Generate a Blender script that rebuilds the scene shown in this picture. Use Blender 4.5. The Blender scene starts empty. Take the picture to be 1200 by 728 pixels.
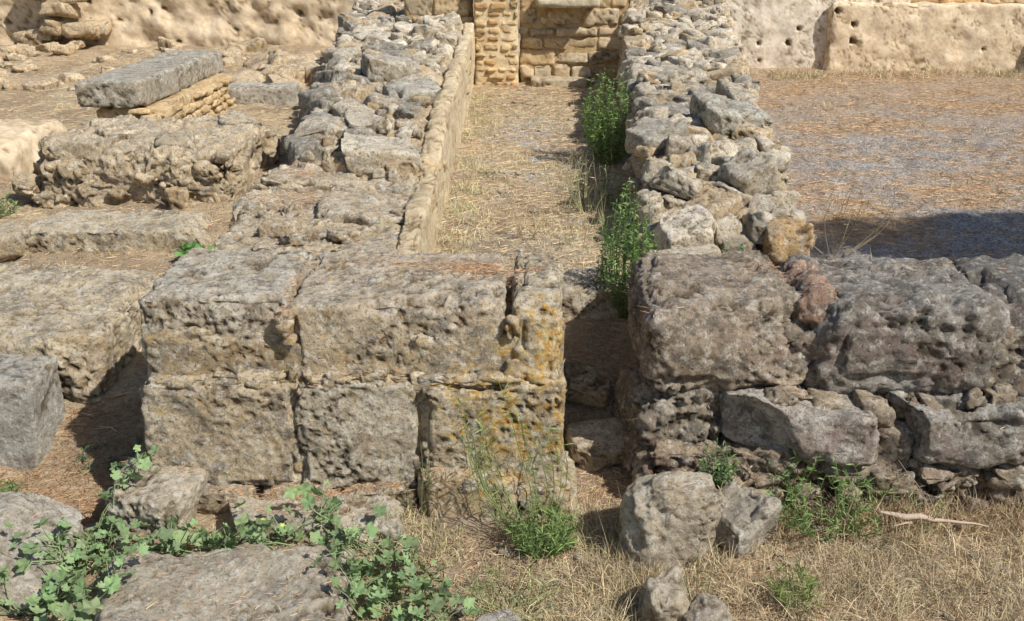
import bpy, math, random
import numpy as np
from mathutils import Vector
from mathutils.bvhtree import BVHTree
rng = np.random.default_rng(7)
random.seed(7)
scene = bpy.context.scene

# ---------------------------------------------------------------- noise
def _h(ix, iy, iz, s):
    u = np.uint32
    h = ix.astype(np.int64).astype(u)*u(374761393) + iy.astype(np.int64).astype(u)*u(668265263) \
        + iz.astype(np.int64).astype(u)*u(2246822519) + u((s*3266489917) & 0xffffffff)
    h ^= h >> u(13); h = h*u(1274126177); h ^= h >> u(16); h = h*u(2654435769); h ^= h >> u(15)
    return h.astype(np.float64)/4294967295.0
def vn(p, s=0):
    i = np.floor(p); f = p-i; f = f*f*f*(f*(f*6-15)+10)
    x, y, z = i[:, 0], i[:, 1], i[:, 2]
    def c(a, b, d): return _h(x+a, y+b, z+d, s)
    fx, fy, fz = f[:, 0], f[:, 1], f[:, 2]
    a = c(0,0,0)*(1-fx)+c(1,0,0)*fx; b = c(0,1,0)*(1-fx)+c(1,1,0)*fx
    e = c(0,0,1)*(1-fx)+c(1,0,1)*fx; g = c(0,1,1)*(1-fx)+c(1,1,1)*fx
    return ((a*(1-fy)+b*fy)*(1-fz)+(e*(1-fy)+g*fy)*fz)*2-1
ROT = np.array([[.36,.48,-.8],[-.8,.6,0],[.48,.64,.6]])
def fbm(p, f, o=3, s=0, gain=.5):
    r = 0; a = 1; t = 0
    for k in range(o):
        p = p@ROT
        r = r+a*vn(p*f+k*17.3, s+k); t += a; a *= gain; f *= 2.03
    return r/t*1.5
def worley(p, f, s=0):
    q = p*f; i = np.floor(q); F1 = np.full(len(p), 9.)
    for a in (-1,0,1):
        for b in (-1,0,1):
            for c in (-1,0,1):
                x, y, z = i[:,0]+a, i[:,1]+b, i[:,2]+c
                d = np.sqrt((x+_h(x,y,z,s)-q[:,0])**2+(y+_h(x,y,z,s+1)-q[:,1])**2+(z+_h(x,y,z,s+2)-q[:,2])**2)
                F1 = np.minimum(F1, d)
    return F1
def ss(x, a, b):
    t = np.clip((x-a)/(b-a), 0, 1); return t*t*(3-2*t)

# ---------------------------------------------------------------- mesh helper
def make(name, V, faces, C, mat, smooth=True, parent=None):
    me = bpy.data.meshes.new(name)
    V = np.asarray(V, dtype=np.float32)
    me.vertices.add(len(V)); me.vertices.foreach_set("co", V.ravel())
    idx = np.concatenate([f.ravel() for f in faces]).astype(np.int32)
    tot = np.concatenate([np.full(len(f), f.shape[1]) for f in faces])
    st = np.concatenate([[0], np.cumsum(tot)[:-1]]).astype(np.int32)
    me.loops.add(len(idx)); me.loops.foreach_set("vertex_index", idx)
    me.polygons.add(len(tot)); me.polygons.foreach_set("loop_start", st)
    me.update(calc_edges=True)
    if C is not None:
        at = me.color_attributes.new(name='tint', type='FLOAT_COLOR', domain='POINT')
        C = np.asarray(C, dtype=np.float32)
        if C.shape[1] == 3: C = np.hstack([C, np.ones((len(C), 1), np.float32)])
        at.data.foreach_set('color', C.ravel())
    me.polygons.foreach_set('use_smooth', np.full(len(tot), smooth))
    me.materials.append(mat)
    ob = bpy.data.objects.new(name, me); scene.collection.objects.link(ob)
    if parent: ob.parent = parent
    return ob

_cache = {}
def lattice(nx, ny, nz):
    k = (nx, ny, nz)
    if k in _cache: return _cache[k]
    pts = []; quads = []; base = 0
    n = (nx, ny, nz)
    for ax in range(3):
        u, v = (ax+1) % 3, (ax+2) % 3
        for side in (0, 1):
            a, b = np.meshgrid(np.arange(n[u]+1), np.arange(n[v]+1), indexing='ij')
            P = np.zeros((a.size, 3), int); P[:, u] = a.ravel(); P[:, v] = b.ravel(); P[:, ax] = side*n[ax]
            i = np.arange(a.size).reshape(a.shape)
            q = np.stack([i[:-1,:-1], i[1:,:-1], i[1:,1:], i[:-1,1:]], -1).reshape(-1, 4)
            if side == 0: q = q[:, ::-1]
            pts.append(P); quads.append(q+base); base += len(P)
    P = np.concatenate(pts); Q = np.concatenate(quads)
    key = (P[:,0]*(ny+1)+P[:,1])*(nz+1)+P[:,2]
    _, first, inv = np.unique(key, return_index=True, return_inverse=True)
    r = (P[first]/np.array(n)*2.0-1.0, inv.ravel()[Q])
    _cache[k] = r
    return r
def rotm(rx, ry, rz):
    cx, sx, cy, sy, cz, sz = math.cos(rx), math.sin(rx), math.cos(ry), math.sin(ry), math.cos(rz), math.sin(rz)
    X = np.array([[1,0,0],[0,cx,-sx],[0,sx,cx]]); Y = np.array([[cy,0,sy],[0,1,0],[-sy,0,cy]]); Z = np.array([[cz,-sz,0],[sz,cz,0],[0,0,1]])
    return Z@Y@X

bvh_sets = []
class Stones:
    def __init__(self, seed=1):
        self.V=[]; self.D=[]; self.F=[]; self.C=[]; self.O=[]; self.A=[]; self.n=0; self.rg=np.random.default_rng(seed)
    def add(self, c, s, rot=(0,0,0), tint=(1,1,1), r=.03, res=.02, jit=.02, cuts=0, amp=1.0, fmap=None):
        rg = self.rg; s = np.array(s, float); half = s/2
        n = np.maximum(2, np.round(s/res).astype(int))
        L, Q = lattice(*[int(k) for k in n])
        p = L*half
        r = min(r, half.min()*.95)
        q = np.clip(p, -(half-r), half-r); d = p-q
        d = d/np.maximum(np.linalg.norm(d, axis=1, keepdims=True), 1e-9)
        p = q+d*r
        for k in range(cuts):
            nn = rg.normal(size=3); nn /= np.linalg.norm(nn)
            ext = (np.abs(nn)*half).sum()*rg.uniform(.62, .85)
            o = np.maximum(0, p@nn-ext); p = p-o[:, None]*nn*.93
        if jit > 0:
            J = rg.uniform(-1, 1, (2,2,2,3))*jit
            t = (L+1)/2
            wx = np.stack([1-t[:,0], t[:,0]], 1); wy = np.stack([1-t[:,1], t[:,1]], 1); wz = np.stack([1-t[:,2], t[:,2]], 1)
            p = p+np.einsum('na,nb,nc,abcd->nd', wx, wy, wz, J)
        R = rotm(*rot)
        p = p@R.T+np.array(c); d = d@R.T
        if fmap is not None: p = fmap(p)
        edge = ((np.abs(L)*half > (half-max(r,.02)*1.3)).sum(1) >= 2).astype(float)
        self.V.append(p); self.D.append(d); self.F.append(Q+self.n); self.n += len(p)
        self.O.append(np.broadcast_to(rg.uniform(-40, 40, 3), p.shape))
        self.A.append(np.stack([np.full(len(p), amp), edge], 1))
        self.C.append(np.broadcast_to(np.array(tint), p.shape))
    def build(self, name, mat, a1=.012, a2=.008, a3=.004, pit=.012, chip=.03, bvh=True, parent=None, holes=0.0):
        P = np.concatenate(self.V); D = np.concatenate(self.D); O = np.concatenate(self.O); A = np.concatenate(self.A)
        W = P+O
        Ws = W*np.array([1,1,1.2])
        n1 = fbm(W, 3.5, 2, 1); n2 = fbm(Ws, 11, 3, 5); n3 = fbm(Ws, 42, 3, 9)
        zone = ss(fbm(W, 3.2, 3, 55), -.35, .45)
        pits = ss(fbm(Ws, 34, 3, 21, .65), .15, .55)*(.2+.8*zone)
        big = ss(fbm(W, 9, 3, 61, .6), .34, .75)*zone
        ch = np.maximum(0, fbm(W, 7, 3, 33)+.05)*A[:,1]
        disp = (a1*n1+a2*n2*(.35+.65*zone)+a3*n3-pit*pits-pit*1.5*big)*A[:,0]-chip*ch*A[:,0]
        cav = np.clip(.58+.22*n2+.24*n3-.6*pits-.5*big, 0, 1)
        if holes:
            f = worley(W, 3.6, 5); hz = ss(fbm(W, 1.1, 2, 12), -.4, -.1); hh = (1-ss(f, .12, .19))*hz
            disp = disp-holes*hh; cav = np.clip(cav-hh*1.6, 0, 1)
        P = P+D*disp[:, None]
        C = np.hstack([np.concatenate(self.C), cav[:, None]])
        F = np.concatenate(self.F)
        if bvh: bvh_sets.append((P, F))
        return make(name, P, [F], C, mat, True, parent)

# ---------------------------------------------------------------- materials
class NT:
    def __init__(self, name):
        self.m = bpy.data.materials.new(name); self.m.use_nodes = True
        self.t = self.m.node_tree; self.t.nodes.clear()
        self.out = self.n('ShaderNodeOutputMaterial'); self.b = self.n('ShaderNodeBsdfPrincipled')
        self.t.links.new(self.b.outputs[0], self.out.inputs[0])
        self.co = self.n('ShaderNodeTexCoord').outputs['Object']
        self.b.inputs['Roughness'].default_value = .92
        self.b.inputs['Specular IOR Level'].default_value = .12
    def n(self, k): return self.t.nodes.new(k)
    def l(self, a, b): self.t.links.new(a, b)
    def noise(self, sc, det=5, rough=.6, off=0, stretch=None, dist=0):
        v = self.co
        if off or stretch:
            mp = self.n('ShaderNodeMapping'); self.l(v, mp.inputs[0]); mp.inputs['Location'].default_value = (off, off*.7, off*1.3)
            if stretch: mp.inputs['Scale'].default_value = stretch
            v = mp.outputs[0]
        t = self.n('ShaderNodeTexNoise'); self.l(v, t.inputs['Vector'])
        t.inputs['Scale'].default_value = sc; t.inputs['Detail'].default_value = det; t.inputs['Roughness'].default_value = rough
        t.inputs['Distortion'].default_value = dist
        return t.outputs['Fac']
    def voro(self, sc, feat='F1', out='Distance'):
        t = self.n('ShaderNodeTexVoronoi'); t.feature = feat; self.l(self.co, t.inputs['Vector']); t.inputs['Scale'].default_value = sc
        return t.outputs[out]
    def ramp(self, f, stops):
        r = self.n('ShaderNodeValToRGB'); self.l(f, r.inputs[0]); e = r.color_ramp.elements
        while len(e) < len(stops): e.new(.5)
        for i, (p, c) in enumerate(stops):
            if not hasattr(c, '__len__'): c = (c, c, c)
            e[i].position = p; e[i].color = (*c, 1)
        return r.outputs[0]
    def mix(self, f, a, b, mode='MIX'):
        m = self.n('ShaderNodeMix'); m.data_type = 'RGBA'; m.blend_type = mode
        for i, x in ((0, f), (6, a), (7, b)):
            if hasattr(x, 'is_linked'): self.l(x, m.inputs[i])
            elif hasattr(x, '__len__'): m.inputs[i].default_value = (*x, 1)
            elif i == 0: m.inputs[0].default_value = x
            else: m.inputs[i].default_value = (x, x, x, 1)
        return m.outputs[2]
    def math(self, op, a, b=None, clamp=False):
        m = self.n('ShaderNodeMath'); m.operation = op; m.use_clamp = clamp
        for i, x in ((0, a), (1, b)):
            if x is None: continue
            if hasattr(x, 'is_linked'): self.l(x, m.inputs[i])
            else: m.inputs[i].default_value = x
        return m.outputs[0]
    def attr(self):
        a = self.n('ShaderNodeAttribute'); a.attribute_name = 'tint'; return a
    def bump(self, h, dist, st=1.0, prev=None):
        b = self.n('ShaderNodeBump'); self.l(h, b.inputs['Height']); b.inputs['Distance'].default_value = dist; b.inputs['Strength'].default_value = st
        if prev: self.l(prev, b.inputs['Normal'])
        return b.outputs[0]
    def fin(self, col, nrm=None):
        self.l(col, self.b.inputs['Base Color'])
        if nrm: self.l(nrm, self.b.inputs['Normal'])
        return self.m

def stone_mat(name, dark, mid, light, lichen=(.23,.215,.19), lich=.7, white=.65, speck=.7, orange=None, topgrey=.45, stain=0, staincol=(.24,.15,.13), bump=.022, topcol=(.66,.62,.55)):
    t = NT(name); at = t.attr()
    c = t.ramp(t.noise(2.2, 5, .65), [(.33, dark), (.5, mid), (.66, light)])
    c = t.mix(.5, c, t.ramp(t.noise(13, 5, .75, 3), [(.34, dark), (.5, mid), (.64, light)]))
    c = t.mix(1, c, at.outputs['Color'], 'MULTIPLY')
    if stain:
        c = t.mix(t.math('MULTIPLY', t.ramp(t.noise(4, 5, .7, 31), [(.50, 0), (.60, 1)]), stain), c, staincol)
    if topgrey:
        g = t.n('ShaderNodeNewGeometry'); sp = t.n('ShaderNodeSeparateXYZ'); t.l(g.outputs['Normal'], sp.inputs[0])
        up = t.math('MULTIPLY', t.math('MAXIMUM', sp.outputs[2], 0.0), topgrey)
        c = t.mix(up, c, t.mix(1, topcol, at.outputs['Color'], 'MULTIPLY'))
    if lich:
        l = t.math('MULTIPLY', t.ramp(t.noise(9, 8, .82, 9), [(.51, 0), (.565, 1)]), lich)
        c = t.mix(l, c, lichen)
    if white:
        w = t.math('MULTIPLY', t.ramp(t.noise(21, 6, .75, 17), [(.53, 0), (.60, 1)]), white)
        c = t.mix(w, c, (.74,.71,.64))
    s = t.math('MULTIPLY', t.ramp(t.noise(64, 4, .75, 23), [(.545, 0), (.61, 1)]), speck)
    c = t.mix(s, c, (.12,.105,.085))
    if orange:
        for (ox, oy, oz, rad, wt) in orange:
            vm = t.n('ShaderNodeVectorMath'); vm.operation = 'DISTANCE'; t.l(t.co, vm.inputs[0]); vm.inputs[1].default_value = (ox, oy, oz)
            m = t.math('SUBTRACT', 1.0, t.math('DIVIDE', vm.outputs['Value'], rad), True)
            m = t.math('ADD', t.math('MULTIPLY', m, wt), t.noise(13, 8, .8, 41+ox))
            m = t.ramp(m, [(.605, 0), (.635, .8)])
            oc = t.ramp(t.noise(45, 5, .7, 43), [(.38, (.44,.20,.03)), (.48, (.62,.38,.07)), (.60, (.66,.58,.36))])
            c = t.mix(m, c, oc)
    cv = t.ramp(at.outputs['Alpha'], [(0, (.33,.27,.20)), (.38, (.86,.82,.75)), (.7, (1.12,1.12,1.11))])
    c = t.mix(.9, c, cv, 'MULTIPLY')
    b = t.bump(t.noise(52, 8, .78, 5), bump, 1.0)
    return t.fin(c, b)

M_lime = stone_mat('weathered_limestone', (.38,.315,.23), (.60,.53,.41), (.74,.67,.55), stain=.4, staincol=(.42,.29,.19),
                   orange=[(.10,4.06,.33,.55,.16), (.2,4.08,.74,.36,.17), (-.2,4.1,.49,.28,.13)])
M_dark = stone_mat('shade_toned_lichen_stone', (.16,.14,.12), (.30,.27,.235), (.45,.415,.36), lichen=(.125,.12,.112), white=.5, stain=.5, topgrey=.35, topcol=(.40,.38,.345))  # grey lichen, with partial shade on the right wall painted in as darker colours
M_rub = stone_mat('rubble_stone', (.36,.29,.21), (.57,.50,.385), (.72,.65,.53), lich=.5, white=.6, stain=.25, staincol=(.46,.32,.19))
M_cream = stone_mat('cream_sandstone', (.50,.38,.25), (.69,.57,.39), (.78,.69,.52), lich=.2, white=.3, speck=.3, topgrey=0)
M_tan = stone_mat('tan_plaster', (.54,.41,.27), (.65,.52,.36), (.72,.61,.46), lich=.15, white=.3, speck=.15, topgrey=0, bump=.008, lichen=(.36,.28,.19))
M_white = stone_mat('pale_plaster', (.60,.50,.38), (.76,.68,.57), (.82,.77,.68), lich=.2, white=.3, speck=.15, topgrey=0, bump=.008, lichen=(.42,.32,.22))
M_boul = stone_mat('boulder_stone', (.36,.315,.25), (.53,.485,.41), (.68,.64,.56), lich=.5, white=.6, speck=.55, stain=.2, staincol=(.44,.33,.22))

def foliage_mat(name, rough=.6, trans=.25, spec=.3):
    t = NT(name); at = t.attr()
    t.b.inputs['Roughness'].default_value = rough; t.b.inputs['Specular IOR Level'].default_value = spec
    c = at.outputs['Color']
    t.l(c, t.b.inputs['Base Color'])
    if trans:
        tr = t.n('ShaderNodeBsdfTranslucent'); t.l(c, tr.inputs[0]); mx = t.n('ShaderNodeMixShader'); mx.inputs[0].default_value = trans
        t.l(t.b.outputs[0], mx.inputs[1]); t.l(tr.outputs[0], mx.inputs[2]); t.l(mx.outputs[0], t.out.inputs[0])
    return t.m
M_leaf = foliage_mat('green_leaves'); M_straw = foliage_mat('dry_straw', .8, 0, .15)
M_bark = stone_mat('pine_bark', (.08,.05,.03), (.16,.10,.06), (.24,.16,.10), lich=.2, white=0, topgrey=0)

# ---------------------------------------------------------------- ground
def wall_l(y): return .80+(y-5.8)*.085
def gz(x, y, fine=True):
    x = np.atleast_1d(np.asarray(x, float)); y = np.atleast_1d(np.asarray(y, float))
    a = np.interp(y, [0,4.3,4.9,6,6.7,7.5,9,12,16,18], [-.2,-.2,.05,.2,.3,.45,.5,.52,.75,.9])
    b = np.interp(y, [0,4.1,4.5,5.0,5.25,14,18], [-.12,-.10,.02,.42,.53,.56,.8])
    w = ss(x, -1.95, -1.6); z = a*(1-w)+b*w
    P = np.stack([x, y, np.zeros_like(x)], 1)
    far = np.clip((np.hypot(x, y)-30)/100, 0, 1)
    z = z+.035*fbm(P, 1.4, 2, 3)+.022*fbm(P, 7, 3, 6)
    if fine: z = z+.010*fbm(P, 28, 2, 8)
    return z+far*4*fbm(P, .012, 3, 4)
ys = [1.0]
while ys[-1] < 400:
    y = ys[-1]; ys.append(y+(.02 if y < 5.5 else .02+(y-5.5)*.006 if y < 18 else (y-16)*.12))
ys = np.concatenate([[-300,-100,-30,-10,-3,0,.6], ys])
xs = np.concatenate([[-300,-150,-70,-35,-20,-14], np.arange(-10,-4,.08), np.arange(-4,4.5,.025), np.arange(4.5,11,.08), [13,18,30,60,140,300]])
X, Y = np.meshgrid(xs, ys, indexing='ij'); x = X.ravel(); y = Y.ravel(); z = gz(x, y)
i = np.arange(x.size).reshape(X.shape)
GQ = np.stack([i[:-1,:-1], i[1:,:-1], i[1:,1:], i[:-1,1:]], -1).reshape(-1, 4)
P0 = np.stack([x, y, x*0], 1)
straw = np.array([.56,.46,.31]); ndl = np.array([.50,.355,.22]); soil = np.array([.40,.31,.215]); grav = np.array([.36,.345,.335])
m1 = ss(fbm(P0, 2.3, 4, 50), -.25, .35)[:, None]; m2 = ss(fbm(P0, .9, 4, 60), -.2, .3)[:, None]
C = straw*(1-m1)+soil*m1; C = C*(1-m2*.4)+ndl*m2*.4
court = (ss(x, wall_l(y)+.5, wall_l(y)+.8)*ss(y, 4.8, 5.2))[:, None]
gm = np.clip(ss(fbm(P0*np.array([.6,1,1]), 1.9, 5, 70, .65), -.75, .35)*np.interp(y, [5,9,11,14], [1,.9,.5,.25]), 0, 1)[:, None]
C = C*(1-court)+(ndl*(1-gm)+grav*gm)*court
cor = (ss(x, -.6, -.4)*(1-ss(x, 1.0, 1.3))*ss(y, 5, 5.5))[:, None]
gm2 = (ss(fbm(P0, 2.2, 4, 80), -.4, .3)*np.exp(-((y-8.8)/2.4)**2)*np.exp(-((x-.15)/.45)**2))[:, None]
C = C*(1-cor*gm2)+grav*1.1*cor*gm2
A = np.clip(court[:,0]*gm[:,0]+cor[:,0]*gm2[:,0], 0, 1)[:, None]
t = NT('dry_soil_and_gravel'); at = t.attr()
c = t.mix(1, at.outputs['Color'], t.ramp(t.noise(34, 6, .8), [(.3, .5), (.7, 1.35)]), 'MULTIPLY')
gv = t.ramp(t.voro(75, 'F1', 'Color'), [(.1, .55), (.9, 1.65)])
c = t.mix(at.outputs['Alpha'], c, t.mix(1, c, gv, 'MULTIPLY'))
st = t.ramp(t.noise(38, 3, .5, 2, (1, 6, 1), .6), [(.56, 0), (.62, 1)]); c = t.mix(t.math('MULTIPLY', st, .35), c, (.62,.50,.34))
st = t.ramp(t.noise(38, 3, .5, 12, (6, 1, 1), .6), [(.58, 0), (.64, 1)]); c = t.mix(t.math('MULTIPLY', st, .35), c, (.16,.115,.08))
b = t.bump(t.voro(70), .012, .7); b = t.bump(t.noise(90, 6, .75, 1), .02, .8, b)
M_ground = t.fin(c, b)
make('ground', np.stack([x, y, z], 1), [GQ], np.hstack([C, A]), M_ground)

# ---------------------------------------------------------------- front left ashlar wall (two courses)
S = Stones(11)
B = dict(res=.0105, jit=.012)
cool = (.98,.99,1.0)
S.add((-1.335, 4.52, .715), (.655,.76,.37), tint=cool, r=.028, **B)
S.add((-.515, 4.50, .705), (.965,.78,.37), (0,0,.005), tint=(1,.95,.9), r=.035, **B)
S.add((.125, 4.49, .69), (.225,.80,.42), (0,.02,-.02), tint=(1.02,.97,.87), r=.045, **B)
S.add((-1.33, 4.475, .255), (.71,.86,.55), tint=(1.0,.95,.88), r=.04, **B)
S.add((-.705, 4.48, .25), (.56,.85,.54), tint=cool, r=.028, **B)
S.add((-.085, 4.475, .245), (.67,.88,.55), (0,0,-.01), tint=(1.02,.99,.9), r=.04, **B)
S.add((-.72, 4.52, .40), (1.9,.83,.7), tint=(.85,.76,.62), r=.04, res=.016, jit=.01, amp=1.2)
for k in range(60):
    S.add((S.rg.uniform(-1.62,.18), 4.105+S.rg.uniform(0,.02), .525+S.rg.uniform(-.02,.02)), (S.rg.uniform(.05,.22),.1,S.rg.uniform(.02,.06)), (0,S.rg.uniform(-.15,.15),0), tint=np.array((1.0,.92,.78))*S.rg.uniform(.8,1.2), r=.015, res=.011, jit=.012, cuts=1)
for k in range(16):
    S.add((S.rg.choice([-1.0,-.99,-.42,0.0]), 4.12, S.rg.uniform(.05,.85)), (.05,.1,S.rg.uniform(.04,.12)), (0,S.rg.uniform(-.3,.3),0), tint=(.95,.82,.66), r=.015, res=.012, jit=.012)
S.add((-.215, 4.13, -.03), (.44,.36,.25), (0,.02,.02), tint=(1.05,.93,.75), r=.03, res=.013, jit=.02)
for cx, w in ((-1.45,.5),(-1.0,.36),(-.62,.36),(.15,.3)):
    S.add((cx, 4.19, -.05), (w,.42,.13), (0,S.rg.uniform(-.04,.04),S.rg.uniform(-.05,.05)), tint=(.98,.92,.8), r=.03, res=.014, jit=.02)
for (cx,cy,cz,sx,sy,sz,rz) in [(-1.28,5.22,.71,.72,.58,.34,.05),(-.75,5.2,.69,.44,.56,.34,-.04),(-1.35,5.85,.72,.6,.62,.36,-.05),(-.85,5.8,.73,.56,.6,.38,.04),
                               (-1.3,6.5,.76,.62,.6,.4,.1),(-.83,6.4,.74,.5,.6,.36,0)]:
    S.add((cx,cy,cz), (sx,sy,sz), (S.rg.uniform(-.04,.04),S.rg.uniform(-.04,.04),rz), tint=(1.0,.94,.86), r=.05, res=.015, jit=.05, cuts=2, amp=1.6)
for k in range(26):
    q = S.rg.uniform(.5,1.2)
    S.add((S.rg.uniform(-1.6,-.62), S.rg.uniform(4.95,6.6), .865+S.rg.uniform(-.02,.01)), (.2*q,.17*q,.1), (S.rg.uniform(-.2,.2),S.rg.uniform(-.2,.2),S.rg.uniform(-2,2)), tint=np.array((1.05,.98,.87))*S.rg.uniform(.75,1.15), r=.03, res=.014, jit=.025, cuts=4)
S.add((-1.07, 5.75, .6), (1.08,2.1,.54), tint=(1,.92,.78), r=.08, res=.02, jit=.02, amp=1.8)
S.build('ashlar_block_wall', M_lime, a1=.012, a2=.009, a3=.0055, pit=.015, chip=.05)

# ---------------------------------------------------------------- front right ashlar wall
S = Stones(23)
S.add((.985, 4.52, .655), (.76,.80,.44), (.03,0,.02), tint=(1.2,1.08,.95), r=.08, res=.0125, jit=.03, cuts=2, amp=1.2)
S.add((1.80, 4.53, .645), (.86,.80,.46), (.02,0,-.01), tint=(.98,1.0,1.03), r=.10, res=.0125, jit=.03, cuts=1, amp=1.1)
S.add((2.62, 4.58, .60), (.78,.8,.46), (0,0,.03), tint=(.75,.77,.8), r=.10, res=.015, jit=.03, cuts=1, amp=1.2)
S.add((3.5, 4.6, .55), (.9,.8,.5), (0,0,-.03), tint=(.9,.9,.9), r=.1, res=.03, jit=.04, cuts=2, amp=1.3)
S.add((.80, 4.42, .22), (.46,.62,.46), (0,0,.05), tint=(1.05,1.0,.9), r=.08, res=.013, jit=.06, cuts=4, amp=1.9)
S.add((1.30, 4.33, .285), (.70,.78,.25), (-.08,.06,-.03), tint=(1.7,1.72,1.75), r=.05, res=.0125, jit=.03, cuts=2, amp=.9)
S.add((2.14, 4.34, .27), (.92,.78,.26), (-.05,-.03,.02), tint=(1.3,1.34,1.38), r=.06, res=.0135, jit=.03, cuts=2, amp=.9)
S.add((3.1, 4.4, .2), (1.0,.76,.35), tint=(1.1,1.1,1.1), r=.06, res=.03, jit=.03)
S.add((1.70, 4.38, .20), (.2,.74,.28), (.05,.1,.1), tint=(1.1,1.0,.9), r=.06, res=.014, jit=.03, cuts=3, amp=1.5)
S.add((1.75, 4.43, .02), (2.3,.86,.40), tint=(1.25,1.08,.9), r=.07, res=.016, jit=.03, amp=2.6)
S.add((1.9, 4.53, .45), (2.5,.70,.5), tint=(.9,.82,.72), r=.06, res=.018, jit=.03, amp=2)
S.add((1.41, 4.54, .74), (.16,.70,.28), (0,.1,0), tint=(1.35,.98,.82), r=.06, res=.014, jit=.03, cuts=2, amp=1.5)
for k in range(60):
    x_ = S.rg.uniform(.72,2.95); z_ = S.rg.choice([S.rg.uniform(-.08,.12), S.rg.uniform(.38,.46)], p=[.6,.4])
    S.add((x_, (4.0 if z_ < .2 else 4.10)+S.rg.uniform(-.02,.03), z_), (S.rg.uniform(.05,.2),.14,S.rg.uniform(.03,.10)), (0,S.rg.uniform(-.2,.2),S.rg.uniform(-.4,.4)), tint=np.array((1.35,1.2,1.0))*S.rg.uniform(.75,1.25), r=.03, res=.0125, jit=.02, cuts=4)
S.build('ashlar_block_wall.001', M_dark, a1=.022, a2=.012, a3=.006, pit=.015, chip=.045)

S = Stones(31)
S.add((.43, 5.22, .52), (.40,.34,.20), (.05,0,.05), tint=(1,.97,.92), r=.04, res=.014, jit=.03, cuts=2)
S.add((.45, 4.42, .03), (.34,.26,.14), (.1,0,.2), tint=(1,.95,.85), r=.04, res=.015, jit=.03, cuts=3)
S.add((.40, 4.72, .2), (.3,.25,.14), (.1,.1,-.2), tint=(.8,.72,.6), r=.04, res=.016, jit=.03, cuts=3)
S.add((.95, 5.25, .60), (.5,.4,.25), (0,0,.1), tint=(1,.95,.87), r=.05, res=.016, jit=.04, cuts=2)
S.build('threshold_stone', M_rub)

# ---------------------------------------------------------------- rubble walls
def rubble(seed, y0, y1, Lf, Rf, Tf, z0, side=(1,1), rpad=.0):
    S = Stones(seed); rg = S.rg; ln = y1-y0
    def fm(p):
        q = p.copy(); yy = p[:,1]; u = p[:,0]+.5; v = p[:,2]
        q[:,0] = Lf(yy)*(1-u)+(Rf(yy)-rpad*.5)*u; q[:,2] = z0*(1-v)+(Tf(yy)-.02)*v; return q
    S.add((0,(y0+y1)/2,.5), (1,ln,1), r=.10, res=.024, jit=0, fmap=fm, amp=3.0, tint=(.92,.80,.64))
    def tint():
        k = rg.random()
        if k < .35: return np.array((1.05,1.03,1.0))*rg.uniform(.85,1.15)
        if k < .55: return np.array((1.1,.95,.75))*rg.uniform(.85,1.05)
        if k < .75: return np.array((.68,.70,.74))*rg.uniform(.75,1.1)
        return np.array((1.22,1.21,1.18))*rg.uniform(.92,1.04)
    pl = []; tries = 0
    target = int(ln*24)
    while len(pl) < target and tries < target*14:
        tries += 1
        yy = rg.uniform(y0+.05, y1); rad = rg.choice([.06,.09,.13,.17,.21], p=[.18,.27,.27,.18,.10])
        lo, hi = Lf(yy)+rad*.6, Rf(yy)-rad*1.0-rpad
        if hi <= lo: continue
        xx = rg.uniform(lo, hi)
        if any((xx-a)**2+(yy-b_)**2 < (rad+c_)**2*.68 for a, b_, c_ in pl): continue
        pl.append((xx, yy, rad))
        near = yy < y0+3.2
        s = (rad*2*rg.uniform(1.0,1.3), rad*2*rg.uniform(.75,1.05), min(.24, rad*1.5)*rg.uniform(.8,1.3))
        top = Tf(yy)+rg.uniform(.0,.085)+rad*.12
        S.add((xx, yy, top-s[2]*.5), s, (rg.uniform(-.3,.3), rg.uniform(-.3,.3), rg.uniform(-1.5,1.5)), tint=tint(), r=.02+rad*.06, res=.0145 if near else .023, jit=rad*.28, cuts=6, amp=.9)
    for k in range(int(ln*8)):
        yy = rg.uniform(y0, y1); q = rg.uniform(.04,.08)
        S.add((rg.uniform(Lf(yy), Rf(yy)-rpad-.05), yy, Tf(yy)+rg.uniform(-.02,.03)), (q*1.3,q,q), tuple(rg.uniform(-.5,.5,3)), tint=tint(), r=.015, res=.018, jit=.015, cuts=4, amp=.5)
    for sd, fn in ((0, Lf), (1, Rf)):
        if not side[sd]: continue
        for k in range(int(ln*13)):
            yy = rg.uniform(y0, y1); zz = rg.uniform(z0+.2, Tf(yy)-.03); q = rg.uniform(.6,1.2)
            S.add((fn(yy)+(.05 if sd == 0 else -.05), yy, zz), (.2*q, rg.uniform(.12,.3)*q, rg.uniform(.08,.18)*q), (rg.uniform(-.2,.2), rg.uniform(-.15,.15), rg.uniform(-.25,.25)), tint=tint(), r=.03, res=.02 if yy < y0+3 else .03, jit=.03, cuts=4)
    for k in range(14):
        xx = rg.uniform(Lf(y0)+.05, Rf(y0)-.1); zz = rg.uniform(z0+.2, Tf(y0))
        S.add((xx, y0+rg.uniform(0,.1), zz), (rg.uniform(.12,.28), .22, rg.uniform(.08,.18)), (rg.uniform(-.15,.15), rg.uniform(-.2,.2), rg.uniform(-.4,.4)), tint=tint(), r=.035, res=.017, jit=.03, cuts=4)
    return S
LL = lambda y: np.interp(y, [6.4,8,11,15,18], [-1.5,-1.6,-1.95,-2.3,-2.5])
LR = lambda y: np.interp(y, [6.4,18], [-.54,-.56])
LT = lambda y: np.interp(y, [5,6.4,6.9,7.6,9,12,16,18], [.88,.93,1.06,1.15,1.18,1.30,1.47,1.5])
S = rubble(41, 6.45, 16.5, LL, LR, LT, .2, side=(1,0), rpad=.07)
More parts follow.
